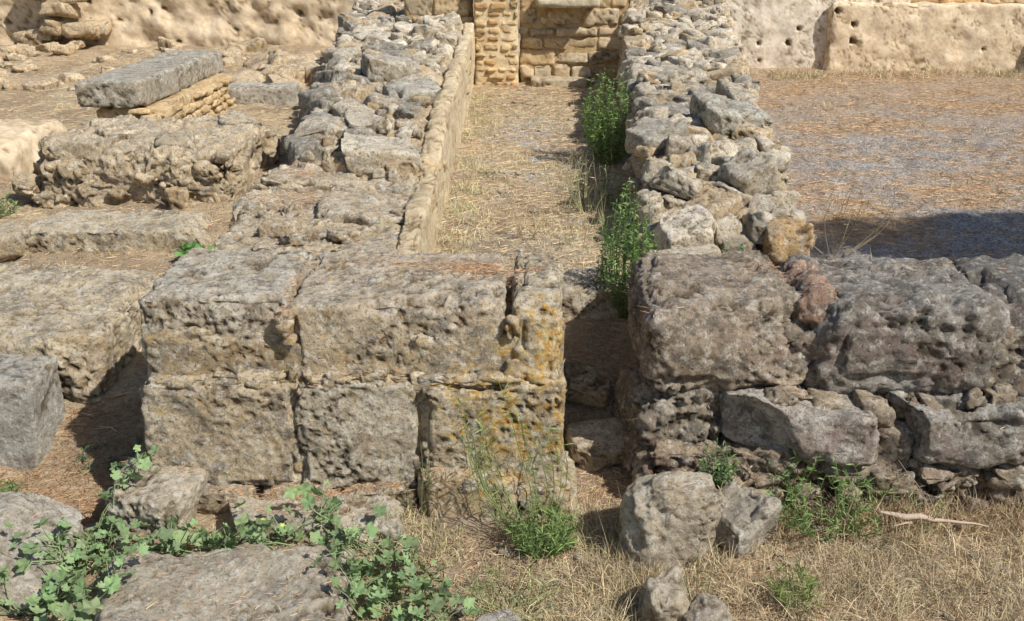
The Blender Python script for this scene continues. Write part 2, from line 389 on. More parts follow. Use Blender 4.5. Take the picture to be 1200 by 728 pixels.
S.add((-.88, 6.72, 1.02), (.54,.5,.15), (.05,.02,.05), tint=(1.2,1.2,1.17), r=.04, res=.013, jit=.04, cuts=2)
S.add((-.80, 8.1, 1.22), (.40,.5,.2), (.05,.05,.3), tint=(.95,.98,1.02), r=.05, res=.016, jit=.04, cuts=3)
S.add((-1.1, 9.2, 1.25), (.5,.4,.24), (.05,.15,.3), tint=(.9,.9,.9), r=.05, res=.02, jit=.04, cuts=3)
S.add((-1.5, 8.6, 1.12), (.4,.4,.2), (.05,-.1,.3), tint=(.95,.95,.9), r=.05, res=.02, jit=.04, cuts=3)
lw = S.build('rubble_wall', M_rub, a1=.016, a2=.010, a3=.005, pit=.013)
S = Stones(43)
def fmp(p):
    q = p.copy(); v = p[:,2]; q[:,2] = .35*(1-v)+(LT(p[:,1])+.0-.03*np.sin(p[:,1]*3.1))*v; return q
S.add((-.555, 9.1, .5), (.13, 8.4, 1), r=.03, res=.022, jit=0, fmap=fmp, amp=1.1, tint=(1.08,1.06,1.02))
for k in range(20):
    yy = S.rg.uniform(5.3,13.0)
    S.add((-.535, yy, S.rg.uniform(.6, LT(yy)-.05)), (.1,S.rg.uniform(.1,.4),S.rg.uniform(.06,.16)), tint=np.array((1.05,.98,.86))*S.rg.uniform(.8,1.1), r=.02, res=.025, jit=.02, cuts=1)
S.build('plaster_face', M_cream, a1=.012, a2=.006, a3=.003, pit=.009, parent=lw)

RL = lambda y: wall_l(y)
RR = lambda y: np.interp(y, [5.7,6.5,8,10,14.6], [1.75,1.8,1.95,2.3,3.0])
RT = lambda y: np.interp(y, [5.6,6.0,6.6,7.3,9,12,14.6], [.72,.84,1.02,1.10,1.15,1.28,1.55])
S = rubble(51, 5.75, 14.5, RL, RR, RT, .3)
S.add((1.02, 5.70, .76), (.36,.36,.20), (.2,-.1,.3), tint=(1.35,1.35,1.35), r=.03, res=.013, jit=.05, cuts=5, amp=.6)
S.add((1.62, 5.72, .69), (.27,.3,.24), (0,0,.1), tint=(1.05,.82,.55), r=.05, res=.014, jit=.02, cuts=2, amp=1.3)
S.add((1.50, 6.25, .95), (.3,.3,.26), (.1,-.3,.5), tint=(1.0,1.0,1.0), r=.05, res=.015, jit=.04, cuts=3)
S.add((1.62, 7.3, 1.18), (.5,.5,.18), (.05,.1,.2), tint=(.85,.9,.95), r=.05, res=.018, jit=.04, cuts=4)
S.add((1.45, 9.0, 1.2), (.45,.4,.18), (.05,-.1,.5), tint=(1,1,1), r=.05, res=.02, jit=.04, cuts=4)
S.add((1.02, 6.9, 1.08), (.34,.34,.18), (.05,-.2,.5), tint=(.8,.82,.85), r=.05, res=.016, jit=.04, cuts=4)
S.build('rubble_wall.001', M_rub, a1=.016, a2=.010, a3=.005, pit=.013)

# ---------------------------------------------------------------- corridor end wall + brick pillar
def coursed(seed, x0, x1, y, z0, z1, cw, chh, depth, tints, res=.03, core=(.8,.68,.5), gap=.012, jit=.012):
    S = Stones(seed); rg = S.rg; z = z0
    S.add(((x0+x1)/2, y+depth/2+.03, (z0+z1)/2), (x1-x0-.02, depth, z1-z0-.02), tint=core, r=.02, res=.05, jit=0)
    while z < z1:
        h = rg.uniform(*chh); xx = x0-rg.uniform(0, cw[0]*.5)
        while xx < x1:
            w = rg.uniform(*cw); a = max(xx, x0); b = min(xx+w, x1)
            if b-a > .04:
                S.add(((a+b)/2, y+depth/2+rg.uniform(-.02,.02), z+h/2), (b-a-gap, depth, h-gap), (0,rg.uniform(-.02,.02),rg.uniform(-.02,.02)), tint=np.array(tints[rg.integers(len(tints))])*rg.uniform(.8,1.12), r=.025, res=res, jit=jit, cuts=0)
            xx += w
        z += h
    return S
ct = [(1,1,1),(1.1,1,.85),(.95,.85,.7),(1.0,.95,.9),(.8,.78,.75)]
S = coursed(61, .1, 1.6, 13.5, .4, 2.1, (.2,.6), (.10,.26), .4, ct, jit=.022, gap=.02)
S.add((.62,13.35,.60), (.75,.4,.12), tint=(.8,.8,.8), r=.02, res=.03)
S.add((.7,13.4,1.62), (.8,.5,.10), tint=(.9,.95,1.0), r=.02, res=.03)
S.build('ashlar_end_wall', M_cream, a1=.014, a2=.012, pit=.016)
S = coursed(64, -1.4, -.5, 13.45, .4, 2.1, (.3,.5), (.2,.3), .4, ct, jit=.02)
S.build('ashlar_end_wall.001', M_cream, a1=.012, a2=.01, pit=.014)
S = coursed(63, -.5, .09, 13.25, .42, 2.1, (.14,.28), (.08,.12), .35, [(1.0,.85,.62),(1,.75,.5),(1.1,1,.8),(1,.9,.7)], res=.025, gap=.028, jit=.008, core=(1.2,1.15,1.05))
S.build('brick_pillar', M_cream, a1=.006, a2=.006, a3=.003, pit=.008)

# far walls
S = Stones(65)
S.add((4.0, 14.95, 1.1), (3.3, .4, 1.5), r=.04, res=.026, jit=.02, amp=1)
S.build('plaster_wall', M_white, a1=.02, a2=.005, a3=.002, pit=.004, chip=.05, holes=.12)
S = Stones(66)
S.add((7.6, 14.75, .95), (6.2, .5, 1.12), (0,0,-.03), r=.05, res=.026, jit=.02, amp=1, tint=(1.12,1.13,1.14))
S.build('plaster_wall.001', M_tan, a1=.025, a2=.006, a3=.002, pit=.005, chip=.05, holes=.14)
S = coursed(67, 4.5, 11, 14.8, 1.48, 2.3, (.3,.7), (.12,.2), .45, [(1.1,.9,.65),(.95,.8,.6),(1.1,1.05,.95)], res=.04)
rg = S.rg
for k in range(26):
    S.add((rg.uniform(7.5,9.5), rg.uniform(14.2,14.5), rg.uniform(.55,1.2)), (rg.uniform(.2,.45),.3,rg.uniform(.12,.25)), (rg.uniform(-.2,.2),rg.uniform(-.2,.2),rg.uniform(-.5,.5)), tint=(1.05,.9,.7), r=.05, res=.03, jit=.04, cuts=3)
S.build('coursed_stone_wall', M_cream, a1=.015, a2=.012, pit=.015)
S = Stones(68)
S.add((-7.2, 16.6, 1.3), (10.2, .6, 2.0), r=.12, res=.045, jit=.05, amp=1.2)
S.build('plaster_wall.002', M_tan, a1=.06, a2=.010, a3=.003, pit=.012, chip=.1, holes=.1)

# ---------------------------------------------------------------- left ruins
S = Stones(71)
S.add((-3.7, 10.62, 1.03), (.62,2.75,.25), (0,0,.0), tint=(.80,.83,.86), r=.025, res=.02, jit=.015)
S.build('long_capping_slab', M_lime, a1=.008, a2=.008, pit=.014)
S = Stones(72); rg = S.rg
S.add((-3.6, 10.6, .6), (.6,2.5,.62), tint=(.95,.85,.7), r=.04, res=.03, jit=.02)
for k in range(90):
    S.add((-3.31, rg.uniform(9.4,11.8), rg.choice([.52,.6,.68,.76,.84])+rg.uniform(-.01,.01)), (.14,rg.uniform(.12,.3),rg.uniform(.05,.08)), tint=np.array((1.1,.98,.8))*rg.uniform(.8,1.15), r=.02, res=.025, jit=.012)
for k in range(16):
    S.add((rg.uniform(-3.9,-3.35), 9.34, rg.uniform(.5,.88)), (rg.uniform(.12,.3),.14,rg.uniform(.05,.1)), tint=np.array((1.1,.98,.8))*rg.uniform(.8,1.15), r=.02, res=.025, jit=.015)
S.build('brickwork_base', M_cream)
S = Stones(73)
S.add((-3.05, 12.25, .60), (.9,.5,.26), tint=(1.02,1.04,1.05), r=.02, res=.025, jit=.015)
S.build('dressed_limestone_block', M_boul, a1=.006, a2=.005, a3=.002, pit=.004, chip=.01)
S = Stones(74); rg = S.rg
S.add((-3.0, 8.35, .55), (1.75,1.6,.56), (0,0,-.03), tint=(1.02,.92,.78), r=.08, res=.018, jit=.05, cuts=2, amp=2.2)
for k in range(40):
    q = rg.uniform(.6,1.4)
    S.add((rg.uniform(-3.7,-2.3), rg.uniform(7.68,9.0), .79+rg.uniform(-.03,.02)), (.32*q,.26*q,.10*q+.03), (rg.uniform(-.12,.12),rg.uniform(-.12,.12),rg.uniform(-2,2)), tint=np.array((1.1,1.04,.93))*rg.uniform(.8,1.12), r=.03, res=.018, jit=.04, cuts=4, amp=1.2)
for k in range(34):
    q = rg.uniform(.4,1.0)
    S.add((rg.uniform(-3.8,-2.2), 7.59, rg.uniform(.38,.76)), (.26*q,.14,.14*q), (rg.uniform(-.15,.15),rg.uniform(-.25,.25),rg.uniform(-.2,.2)), tint=np.array((1.1,.98,.8))*rg.uniform(.75,1.12), r=.03, res=.018, jit=.03, cuts=4, amp=1.2)
S.add((-2.55, 7.42, .5), (.16,.16,.24), tint=(1.1,.9,.65), r=.03, res=.02, jit=.01)
S.build('conglomerate_masonry_pier', M_rub, a1=.022, a2=.015, a3=.007, pit=.018, chip=.05)
S = Stones(75)
S.add((-2.85, 7.0, .38), (1.35,.52,.22), (0,0,-.02), tint=(1.05,1.0,.9), r=.03, res=.018, jit=.03, cuts=2, amp=1.3)
S.add((-3.7, 6.75, .36), (.5,.4,.2), (0,0,.2), tint=(1,.95,.85), r=.04, res=.025, jit=.03, cuts=1)
S.build('low_plinth_slab', M_lime)
S = Stones(76)
S.add((-2.83, 5.42, .235), (1.28,1.12,.44), (.02,.02,-.07), tint=(1.03,.98,.88), r=.06, res=.0135, jit=.04, cuts=2, amp=1.2)
S.build('limestone_block', M_lime, a1=.02, a2=.011, a3=.005, pit=.015, chip=.05)
S = Stones(77)
S.add((-2.78, 4.66, .08), (.78,.36,.56), (0,0,-.04), tint=(.80,.84,.89), r=.025, res=.014, jit=.02)
S.build('limestone_block.001', M_boul, a1=.006, a2=.005, pit=.006, chip=.02)
S = Stones(78)
S.add((-4.9, 8.6, .55), (1.7,1.4,.62), (0,0,.05), r=.14, res=.04, jit=.08, amp=1.3)
S.build('sandy_bank', M_tan, a1=.04)

# ---------------------------------------------------------------- foreground boulders
def boulder(name, c, s, rot, seed, tint=(1,1,1), cuts=5, r=.06, mat=M_boul, amp=1.1):
    S = Stones(seed); S.add(c, s, rot, tint=tint, r=r, res=.0085, jit=min(s)*.14, cuts=cuts, amp=amp)
    S.build(name, mat, a1=.02, a2=.010, a3=.0045, pit=.011, chip=.04)
boulder('boulder', (-2.32,3.66,-.08), (.78,.58,.36), (0,0,.1), 81, (.95,.95,.95), 4)
boulder('boulder.001', (-1.63,3.97,-.05), (.42,.32,.28), (.1,.05,-.2), 82, (1.12,1.09,1.03), 5, .04)
boulder('flat_slab_stone', (-.92,3.88,-.1), (.86,.30,.22), (.03,.02,.03), 83, (.98,.95,.88), 3, .06)
boulder('flat_slab_stone.001', (-1.20,3.24,-.14), (1.1,.66,.28), (.04,.02,.03), 84, (.88,.85,.79), 4, .06)
boulder('boulder.002', (.66,3.70,.01), (.34,.28,.52), (.05,.16,.2), 105, (1.08,1.03,.95), 9, .09)
boulder('boulder.003', (1.02,3.78,-.03), (.27,.26,.30), (.1,-.45,.4), 86, (.9,.89,.88), 7, .05)
boulder('boulder.004', (.58,3.22,-.05), (.17,.16,.26), (.1,.2,.4), 87, (1.05,1,.9), 6, .04)
boulder('boulder.005', (.74,3.14,-.08), (.15,.16,.22), (.1,-.2,.4), 88, (.9,.85,.8), 6, .04)
boulder('boulder.006', (-.05,3.10,-.11), (.24,.2,.12), (.1,0,.4), 89, (.8,.8,.85), 6, .03)
boulder('boulder.007', (1.02,3.10,-.11), (.17,.15,.1), (.1,0,.4), 90, (1,1,.95), 6, .03)

S = Stones(91); rg = S.rg
for k in range(90):
    x_ = rg.uniform(-9,-2.6); y_ = rg.uniform(12.8,16.2); s_ = rg.uniform(.08,.32)
    S.add((x_, y_, float(gz(x_, y_)[0])+s_*.12), (s_*1.3,s_,s_*.6), (rg.uniform(-.3,.3),rg.uniform(-.3,.3),rg.uniform(-3,3)), tint=np.array((1.1,.95,.76))*rg.uniform(.8,1.15), r=.04, res=.03, jit=s_*.15, cuts=4)
for k in range(24):
    x_ = rg.uniform(-7.6,-6.2); y_ = rg.uniform(15.9,16.5); s_ = rg.uniform(.2,.4)
    S.add((x_, y_, rg.uniform(.8,1.8)), (s_*1.3,s_,s_*.5), (rg.uniform(-.2,.2),0,rg.uniform(-.3,.3)), tint=(1,.85,.65), r=.04, res=.04, jit=.04, cuts=3)
for k in range(26):
    x_ = rg.uniform(-3.5,-2.3); y_ = rg.uniform(12.8,14.5); s_ = rg.uniform(.15,.45)
    S.add((x_, y_, float(gz(x_, y_)[0])+s_*.2), (s_*1.3,s_,s_*.6), (rg.uniform(-.3,.3),rg.uniform(-.3,.3),rg.uniform(-3,3)), tint=(1.1,.96,.78), r=.04, res=.035, jit=.04, cuts=3)
S.build('fallen_rubble', M_rub)
S = Stones(92); rg = S.rg
for k in range(330):
    q = rg.random()
    if q < .5: x_, y_ = rg.uniform(-2.6,2.8), rg.uniform(2.9,4.05)
    elif q < .85: x_, y_ = rg.uniform(-5,-1.8), rg.uniform(5,12)
    else: x_, y_ = rg.uniform(-.45,.9), rg.uniform(5.2,12)
    s_ = rg.uniform(.012,.05) if y_ < 5 else rg.uniform(.02,.06)
    S.add((x_, y_, float(gz(x_, y_)[0])+s_*.15), (s_*1.3,s_,s_*.6), (rg.uniform(-.3,.3),rg.uniform(-.3,.3),rg.uniform(-3,3)), tint=np.array((1.05,.98,.88))*rg.uniform(.65,1.15), r=.02, res=s_/4, jit=s_*.15, cuts=3, amp=.2)
S.build('pebbles', M_boul, bvh=False)

# ---------------------------------------------------------------- surface lookup
off = 0; VV = []; FF = []
for P, F in bvh_sets:
    if P[:,1].min() < 8.0: VV.append(P); FF.append(F+off); off += len(P)
VV = np.concatenate(VV); FF = np.concatenate(FF)
tree = BVHTree.FromPolygons(VV.tolist(), FF.tolist())
down = Vector((0,0,-1))
def surf(x, y):
    g = gz(x, y, True).copy()
    for k in range(len(g)):
        if y[k] < 9:
            h = tree.ray_cast(Vector((x[k], y[k], 3)), down)
            if h[0] is not None and h[0].z > g[k]: g[k] = h[0].z
    return g

# ---------------------------------------------------------------- blades
class Blades:
    def __init__(self): self.V=[]; self.C=[]; self.n=0; self.F=[]
    def add(self, b, d, L, W, droop, col, wb=.8, wm=1.0):
        N_ = len(b); rnd = rng.normal(size=(N_,3)); s = np.cross(d, rnd); s /= np.linalg.norm(s, axis=1, keepdims=True)+1e-9
        L = np.broadcast_to(L, N_)[:, None]; W = np.broadcast_to(W, N_)[:, None]; dr = np.broadcast_to(droop, N_)[:, None]
        dz = np.array([0,0,-1.])
        mid = b+d*L*.5+dz*dr*L*.15; tip = b+d*L+dz*dr*L*.7
        V = np.stack([b-s*W*wb/2, b+s*W*wb/2, mid-s*W*wm/2, mid+s*W*wm/2, tip], 1).reshape(-1,3)
        i = (np.arange(N_)*5)[:, None]+self.n
        F = np.concatenate([i+[0,1,3], i+[0,3,2], i+[2,3,4]])
        self.V.append(V); self.F.append(F); self.n += len(V)
        self.C.append(np.repeat(np.broadcast_to(col, (N_,3)), 5, axis=0))
    def tube(self, pts, rad, col):
        pts = np.asarray(pts, float); K = len(pts); rad = np.broadcast_to(rad, K); t = np.gradient(pts, axis=0)
        t /= np.linalg.norm(t, axis=1, keepdims=True)+1e-9
        a = np.cross(t, [.31,.17,.93]); a /= np.linalg.norm(a, axis=1, keepdims=True)+1e-9; b = np.cross(t, a); m = 6 if rad.max() > .02 else 4
        th = np.arange(m)/m*2*math.pi
        V = (pts[:,None]+rad[:,None,None]*(np.cos(th)[None,:,None]*a[:,None]+np.sin(th)[None,:,None]*b[:,None])).reshape(-1,3)
        F = []
        for k in range(K-1):
            for j in range(m):
                p, q, r_, s_ = k*m+j, k*m+(j+1)%m, (k+1)*m+(j+1)%m, (k+1)*m+j
                F += [(p,q,r_),(p,r_,s_)]
        self.V.append(V); self.F.append(np.array(F)+self.n); self.n += len(V); self.C.append(np.broadcast_to(col, V.shape))
    def tmpl(self, tv, tf, pos, R, sc, col):
        N_ = len(pos); V = np.einsum('nij,kj->nki', R, tv)*np.asarray(sc)[:,None,None]+pos[:,None]
        K = len(tv); F = (tf[None]+(np.arange(N_)*K)[:,None,None]).reshape(-1,3)+self.n
        self.V.append(V.reshape(-1,3)); self.F.append(F); self.n += N_*K; self.C.append(np.repeat(col, K, axis=0))
    def build(self, name, mat, smooth=False):
        return make(name, np.concatenate(self.V), [np.concatenate(self.F)], np.concatenate(self.C), mat, smooth)
def dirs(N_, up0, up1):
    a = rng.uniform(0, 2*math.pi, N_); e = rng.uniform(up0, up1, N_)
    return np.stack([np.cos(a)*np.cos(e), np.sin(a)*np.cos(e), np.sin(e)], 1)
def vary(c, N_, a=.25):
    return np.array(c)*rng.uniform(1-a, 1+a, (N_,1))*rng.uniform(.93,1.07,(N_,3))

NB = Blades()
def litter(x, y, L=(.03,.075), W=.0024, lift=.003, col=(.58,.41,.25), mode='all', up=.14):
    if mode == 'ground':
        g = gz(x, y); z = surf(x, y); k = (z < g+.02) | (rng.random(len(x)) < .05); x, y, z = x[k], y[k], z[k]
    elif mode == 'none': z = gz(x, y)
    else: z = surf(x, y)
    n_ = len(x)
    NB.add(np.stack([x, y, z+lift+rng.uniform(0,.004,n_)], 1), dirs(n_, -.05, up), rng.uniform(*L, n_), W, 0, vary(col, n_, .4), 1, 1)
n_ = 34000; x = rng.uniform(-2.9,3.2,n_); y = rng.uniform(2.8,4.4,n_)
k = fbm(np.stack([x,y,x*0],1), 1.8, 3, 91) > -.25
litter(x[k], y[k], mode='ground')
for (cx,cy,rx,ry,m_) in [(-.12,4.55,.20,.07,1500),(-.45,4.66,.35,.06,450),(-1.3,5.9,.25,.2,900),(-1.35,6.3,.15,.25,600),(-.95,3.88,.35,.08,300),(-1.1,4.02,.5,.05,700),(-.72,4.02,.4,.04,600),
                         (1.3,4.65,.15,.10,200),(-1.01,4.4,.02,.3,300),(-1.2,3.2,.4,.25,250),(-1.1,5.2,.4,.25,300),(-2.9,8.3,.6,.4,700),(2,4.7,.4,.08,100)]:
    litter(cx+rng.normal(0,rx*.6,m_), cy+rng.normal(0,ry*.6,m_), (.02,.05), .002, col=(.54,.35,.21), up=.06)
x = rng.uniform(.2,.65,4500); y = rng.uniform(4.1,5.3,4500); litter(x, y, mode='ground')
x = rng.uniform(-2.6,-1.65,9000); y = rng.uniform(3.9,4.9,9000); litter(x, y, col=(.42,.26,.15), mode='ground')
n_ = 120000; y = 5.1+rng.beta(1,1.3,n_)*9.5; x = rng.uniform(1.7,8.5,n_)
f = fbm(np.stack([x*.6,y,x*0],1), 1.9, 5, 70, .65); k = rng.random(n_) < np.clip(.34-f*.9+np.interp(y,[5,9,14],[-.05,.1,.4]), .06, 1)
litter(x[k], y[k], (.04,.11), .0034, .004, (.62,.43,.26), 'none')
n_ = 18000; y = rng.uniform(5.2,13.3,n_); x = rng.uniform(-.5,1.2,n_); litter(x, y, (.05,.12), .0032, .004, (.64,.50,.32), 'none')
n_ = 38000; y = rng.uniform(4.6,16,n_); x = rng.uniform(-8,-1.7,n_); litter(x, y, (.05,.12), .0036, .004, (.62,.47,.29), 'none')
NB.build('pine_needle_litter', M_straw)

DB = Blades()
def clumps(xc, yc, nb, h, spread, col=(.64,.53,.34), w=.003, e0=.5):
    for a, b_ in zip(xc, yc):
        m_ = int(nb*rng.uniform(.5,1.5)); x = a+rng.normal(0, spread, m_); y = b_+rng.normal(0, spread, m_); z = gz(x, y)-.005
        hh = h*rng.uniform(.5,1.3); cc = np.array(col)*rng.uniform(.65,1.15)
        DB.add(np.stack([x,y,z],1), dirs(m_, e0, 1.5), rng.uniform(.4,1,m_)*hh, w, rng.uniform(.1,.8,m_), vary(cc, m_, .35), 1, .8)
clumps(rng.uniform(.15,3.0,260), rng.uniform(2.9,4.05,260), 45, .12, .05, w=.0024)
clumps(rng.uniform(.25,2.9,170), rng.uniform(3.1,4.0,170), 60, .22, .05, e0=.15, w=.0024)
clumps(rng.uniform(.40,.9,22), rng.uniform(3.42,3.6,22), 60, .2, .03, e0=.3, w=.0024)
clumps(rng.uniform(-.6,.5,90), rng.uniform(2.95,3.9,90), 40, .14, .05, (.52,.46,.26))
clumps(rng.uniform(-2.4,-.4,70), rng.uniform(2.95,4.0,70), 30, .08, .05)
clumps(rng.uniform(.7,3.0,170), rng.uniform(3.8,4.0,170), 50, .21, .04, (.56,.43,.27), w=.0026)
clumps(rng.uniform(-.45,.75,170), rng.uniform(5.1,12.5,170), 24, .11, .05, (.66,.56,.36), .004)
clumps(rng.uniform(-.45,-.2,70), rng.uniform(5.3,12.5,70), 28, .17, .04, (.60,.55,.33), .004)
clumps(rng.uniform(-6,-1.8,160), rng.uniform(5.8,15.5,160), 24, .12, .06, (.66,.54,.34), .004)
clumps(rng.uniform(3,8,90), rng.uniform(14.0,14.4,90), 22, .22, .06, (.58,.49,.30), .006)
clumps(rng.uniform(2.0,8,110), rng.uniform(5.4,14,110), 10, .12, .07, (.62,.50,.32), .004)
clumps(rng.uniform(.3,.7,16), rng.uniform(6,8.5,16), 16, .4, .05, (.48,.45,.26), .004, 1.1)
DB.build('dry_grass', M_straw)

# ---------------------------------------------------------------- green plants
def shrub(name, base, h, w, stems, leaves, ll, lw_, col, lean=(0,0), up=1.0, stemcol=None, mat=None):
    B_ = Blades(); base = np.array(base, float); stemcol = stemcol or tuple(np.array(col)*.9)
    for s_ in range(stems):
        a = rng.uniform(0, 2*math.pi); rr = rng.uniform(0,1)**.6*w/2; hh = h*rng.uniform(.5,1.0)*(1-.35*(rr/(w/2+1e-6))**2)
        b0 = base+np.array([math.cos(a), math.sin(a), 0])*rr*.3
        tip = base+np.array([math.cos(a)*rr+lean[0]*hh/h, math.sin(a)*rr+lean[1]*hh/h, hh])
        t_ = np.linspace(0,1,6)[:,None]; bend = np.array([math.cos(a),math.sin(a),0])*w*.15
        pts = b0*(1-t_)+tip*t_+bend*np.sin(t_*math.pi)+rng.normal(0,.006,(6,3))*t_
        B_.tube(pts, np.linspace(.0032,.001,6), stemcol)
        m_ = int(leaves*rng.uniform(.7,1.3)); u = rng.uniform(.12,1,m_)
        pos = np.stack([np.interp(u, t_[:,0], pts[:,j]) for j in range(3)], 1)
        B_.add(pos, dirs(m_, .0*up, 1.1*up), rng.uniform(.5,1.1,m_)*ll, lw_, rng.uniform(0,.5,m_), vary(np.array(col)*rng.uniform(.65,1.35), m_, .35), .3, 1)
    return B_.build(name, mat or M_leaf)
shrub('green_fleabane_shrub', (.84,8.6,.52), .98, .46, 60, 42, .055, .010, (.20,.30,.09))
shrub('green_fleabane_shrub.001', (.62,5.12,.42), .86, .32, 80, 42, .04, .007, (.19,.29,.09))
shrub('green_fleabane_shrub.002', (.80,9.6,.52), .7, .3, 18, 26, .05, .009, (.22,.29,.10))
shrub('green_fleabane_shrub.003', (.78,7.0,.52), .5, .3, 16, 22, .05, .006, (.26,.30,.13))
shrub('tall_weed', (.10,3.80,-.12), .92, .50, 20, 14, .07, .006, (.26,.33,.12), lean=(-.22,.05))
shrub('tall_weed.001', (.13,3.72,-.12), .26, .30, 42, 22, .07, .006, (.21,.30,.10))
shrub('tall_weed.002', (-.42,3.95,-.1), .42, .12, 4, 8, .05, .005, (.26,.30,.13))
shrub('tall_weed.003', (.75,3.3,-.12), .6, .12, 3, 10, .05, .005, (.28,.30,.13))
shrub('tall_weed.004', (.0,3.3,-.12), .22, .4, 24, 10, .07, .004, (.32,.36,.16))
shrub('green_weed', (1.38,3.88,-.1), .40, .55, 48, 26, .05, .007, (.22,.32,.11))
shrub('green_weed.001', (.93,3.98,.05), .24, .18, 18, 18, .035, .007, (.20,.31,.12))
shrub('green_weed.002', (1.13,3.33,-.12), .18, .2, 30, 10, .07, .005, (.29,.36,.12))
shrub('green_weed.003', (1.80,3.92,-.1), .26, .36, 22, 14, .045, .006, (.29,.31,.14))
shrub('green_weed.004', (-2.45,4.05,-.2), .22, .35, 36, 18, .06, .007, (.15,.28,.09))
shrub('green_weed.005', (-2.15,6.6,.28), .16, .3, 18, 12, .07, .03, (.14,.30,.08))
shrub('green_weed.006', (-4.0,7.3,.4), .22, .5, 30, 14, .07, .012, (.22,.28,.11))
shrub('green_weed.007', (1.28,5.55,.62), .14, .28, 24, 16, .025, .009, (.27,.35,.22))
shrub('green_weed.008', (-2.1,4.5,-.18), .16, .3, 18, 14, .05, .008, (.14,.24,.13))
shrub('green_weed.009', (-1.83,4.72,-.15), .18, .3, 22, 16, .05, .008, (.13,.24,.12))
shrub('thin_dry_weed', (.52,6.9,.53), .55, .3, 16, 12, .05, .004, (.45,.43,.24), mat=M_straw)
shrub('thin_dry_weed.001', (.10,6.3,.53), .4, .4, 12, 10, .04, .003, (.58,.48,.3), mat=M_straw)
shrub('thin_dry_weed.002', (2.0,5.9,.55), .6, .5, 10, 8, .05, .003, (.42,.34,.22), mat=M_straw, lean=(.15,0))
shrub('thin_dry_weed.003', (2.95,3.95,-.1), .65, .3, 5, 5, .05, .003, (.40,.30,.2), mat=M_straw, lean=(-.15,0))
shrub('thin_dry_weed.004', (.95,3.98,-.1), .32, .5, 20, 8, .05, .003, (.54,.42,.26), mat=M_straw)
shrub('thin_dry_weed.005', (1.6,3.9,-.1), .34, .7, 26, 8, .05, .003, (.50,.39,.24), mat=M_straw)

K = 22; th = np.arange(K)/K*2*math.pi
rad = .62+.30*np.abs(np.cos(th*2.5))**1.3; rad[np.argmin(np.abs(th-math.pi))] = .25
rad *= (1+.12*np.cos(th)); rad *= np.where(np.arange(K) % 2, .93, 1.06)
ring = np.stack([rad*np.cos(th), rad*np.sin(th), .16*np.cos(th*5)*rad+.05*(np.arange(K) % 2)], 1)
inner = np.stack([.5*rad*np.cos(th), .5*rad*np.sin(th), np.full(K, -.03)+.06*np.cos(th*5)], 1)
tv = np.concatenate([[[0,0,-.10]], inner, ring]); tf = []
for j in range(K):
    q = (j+1) % K
    tf += [(0,1+j,1+q),(1+j,1+K+j,1+K+q),(1+j,1+K+q,1+q)]
tf = np.array(tf)
def leafR(m_, tilt=.7):
    out = np.zeros((m_,3,3))
    for k in range(m_):
        out[k] = rotm(rng.normal(.25,tilt*.8), rng.normal(0,tilt*.8), rng.uniform(0,6.28))
    return out
CB = Blades()
paths = [[(-2.2,3.30),(-1.9,3.38),(-1.72,3.36)], [(-1.98,3.42),(-1.87,3.6),(-1.8,3.82),(-1.68,3.96)], [(-1.75,3.45),(-1.5,3.62),(-1.3,3.68),(-1.05,3.68)],
         [(-1.3,3.72),(-1.1,3.62),(-.88,3.74),(-.78,3.82)], [(-.75,3.65),(-.6,3.62),(-.45,3.55),(-.38,3.42)], [(-.62,3.5),(-.5,3.3),(-.42,3.12),(-.3,3.05)],
         [(-1.55,3.3),(-1.68,3.2),(-1.9,3.18)], [(-.7,3.55),(-.62,3.35),(-.6,3.15)],[(-1.95,3.55),(-1.85,3.7),(-1.75,3.75)],[(-1.7,3.6),(-1.45,3.66),(-1.2,3.6),(-.95,3.6)],[(-.45,3.5),(-.35,3.3),(-.25,3.1)]]
for pth in paths:
    pth = np.array(pth); t_ = np.linspace(0, len(pth)-1, 14)
    x = np.interp(t_, np.arange(len(pth)), pth[:,0])+rng.normal(0,.01,14); y = np.interp(t_, np.arange(len(pth)), pth[:,1])+rng.normal(0,.01,14)
    z = surf(x, y)+.03+rng.uniform(0,.03,14)
    CB.tube(np.stack([x,y,z],1), .004, (.30,.38,.19))
    m_ = 50; u = rng.uniform(0, len(pth)-1, m_)
    bx = np.interp(u, np.arange(len(pth)), pth[:,0]); by = np.interp(u, np.arange(len(pth)), pth[:,1])
    lx = bx+rng.normal(0,.065,m_); ly = by+rng.normal(0,.055,m_); lz = surf(lx, ly)+rng.uniform(.02,.14,m_); bz = surf(bx, by)+.03
    for k in range(0, m_, 2):
        CB.tube(np.array([[bx[k],by[k],bz[k]],[(bx[k]+lx[k])/2,(by[k]+ly[k])/2,(bz[k]+lz[k])/2+.01],[lx[k],ly[k],lz[k]-.004]]), .0022, (.32,.40,.20))
    CB.tmpl(tv, tf, np.stack([lx,ly,lz],1), leafR(m_), rng.uniform(.012,.046,m_), vary((.25,.35,.165), m_, .35))
CB.build('squirting_cucumber_plant', M_leaf, True)
FB = Blades()
K5 = 10; th = np.arange(K5)/K5*2*math.pi; rr = np.where(np.arange(K5) % 2, .45, 1.)
ftv = np.concatenate([[[0,0,-.2]], np.stack([rr*np.cos(th), rr*np.sin(th), .15*rr], 1)]); ftf = np.array([(0,1+j,1+(j+1)%K5) for j in range(K5)])
fx = np.array([-1.17,-1.12,-1.03,-.98,-.5]); fy = np.array([3.62,3.6,3.55,3.66,3.4])
FB.tmpl(ftv, ftf, np.stack([fx,fy,surf(fx,fy)+.13],1), leafR(5,.5), np.full(5,.015), vary((.70,.66,.2), 5, .1))
FB.build('yellow_flowers', M_leaf)

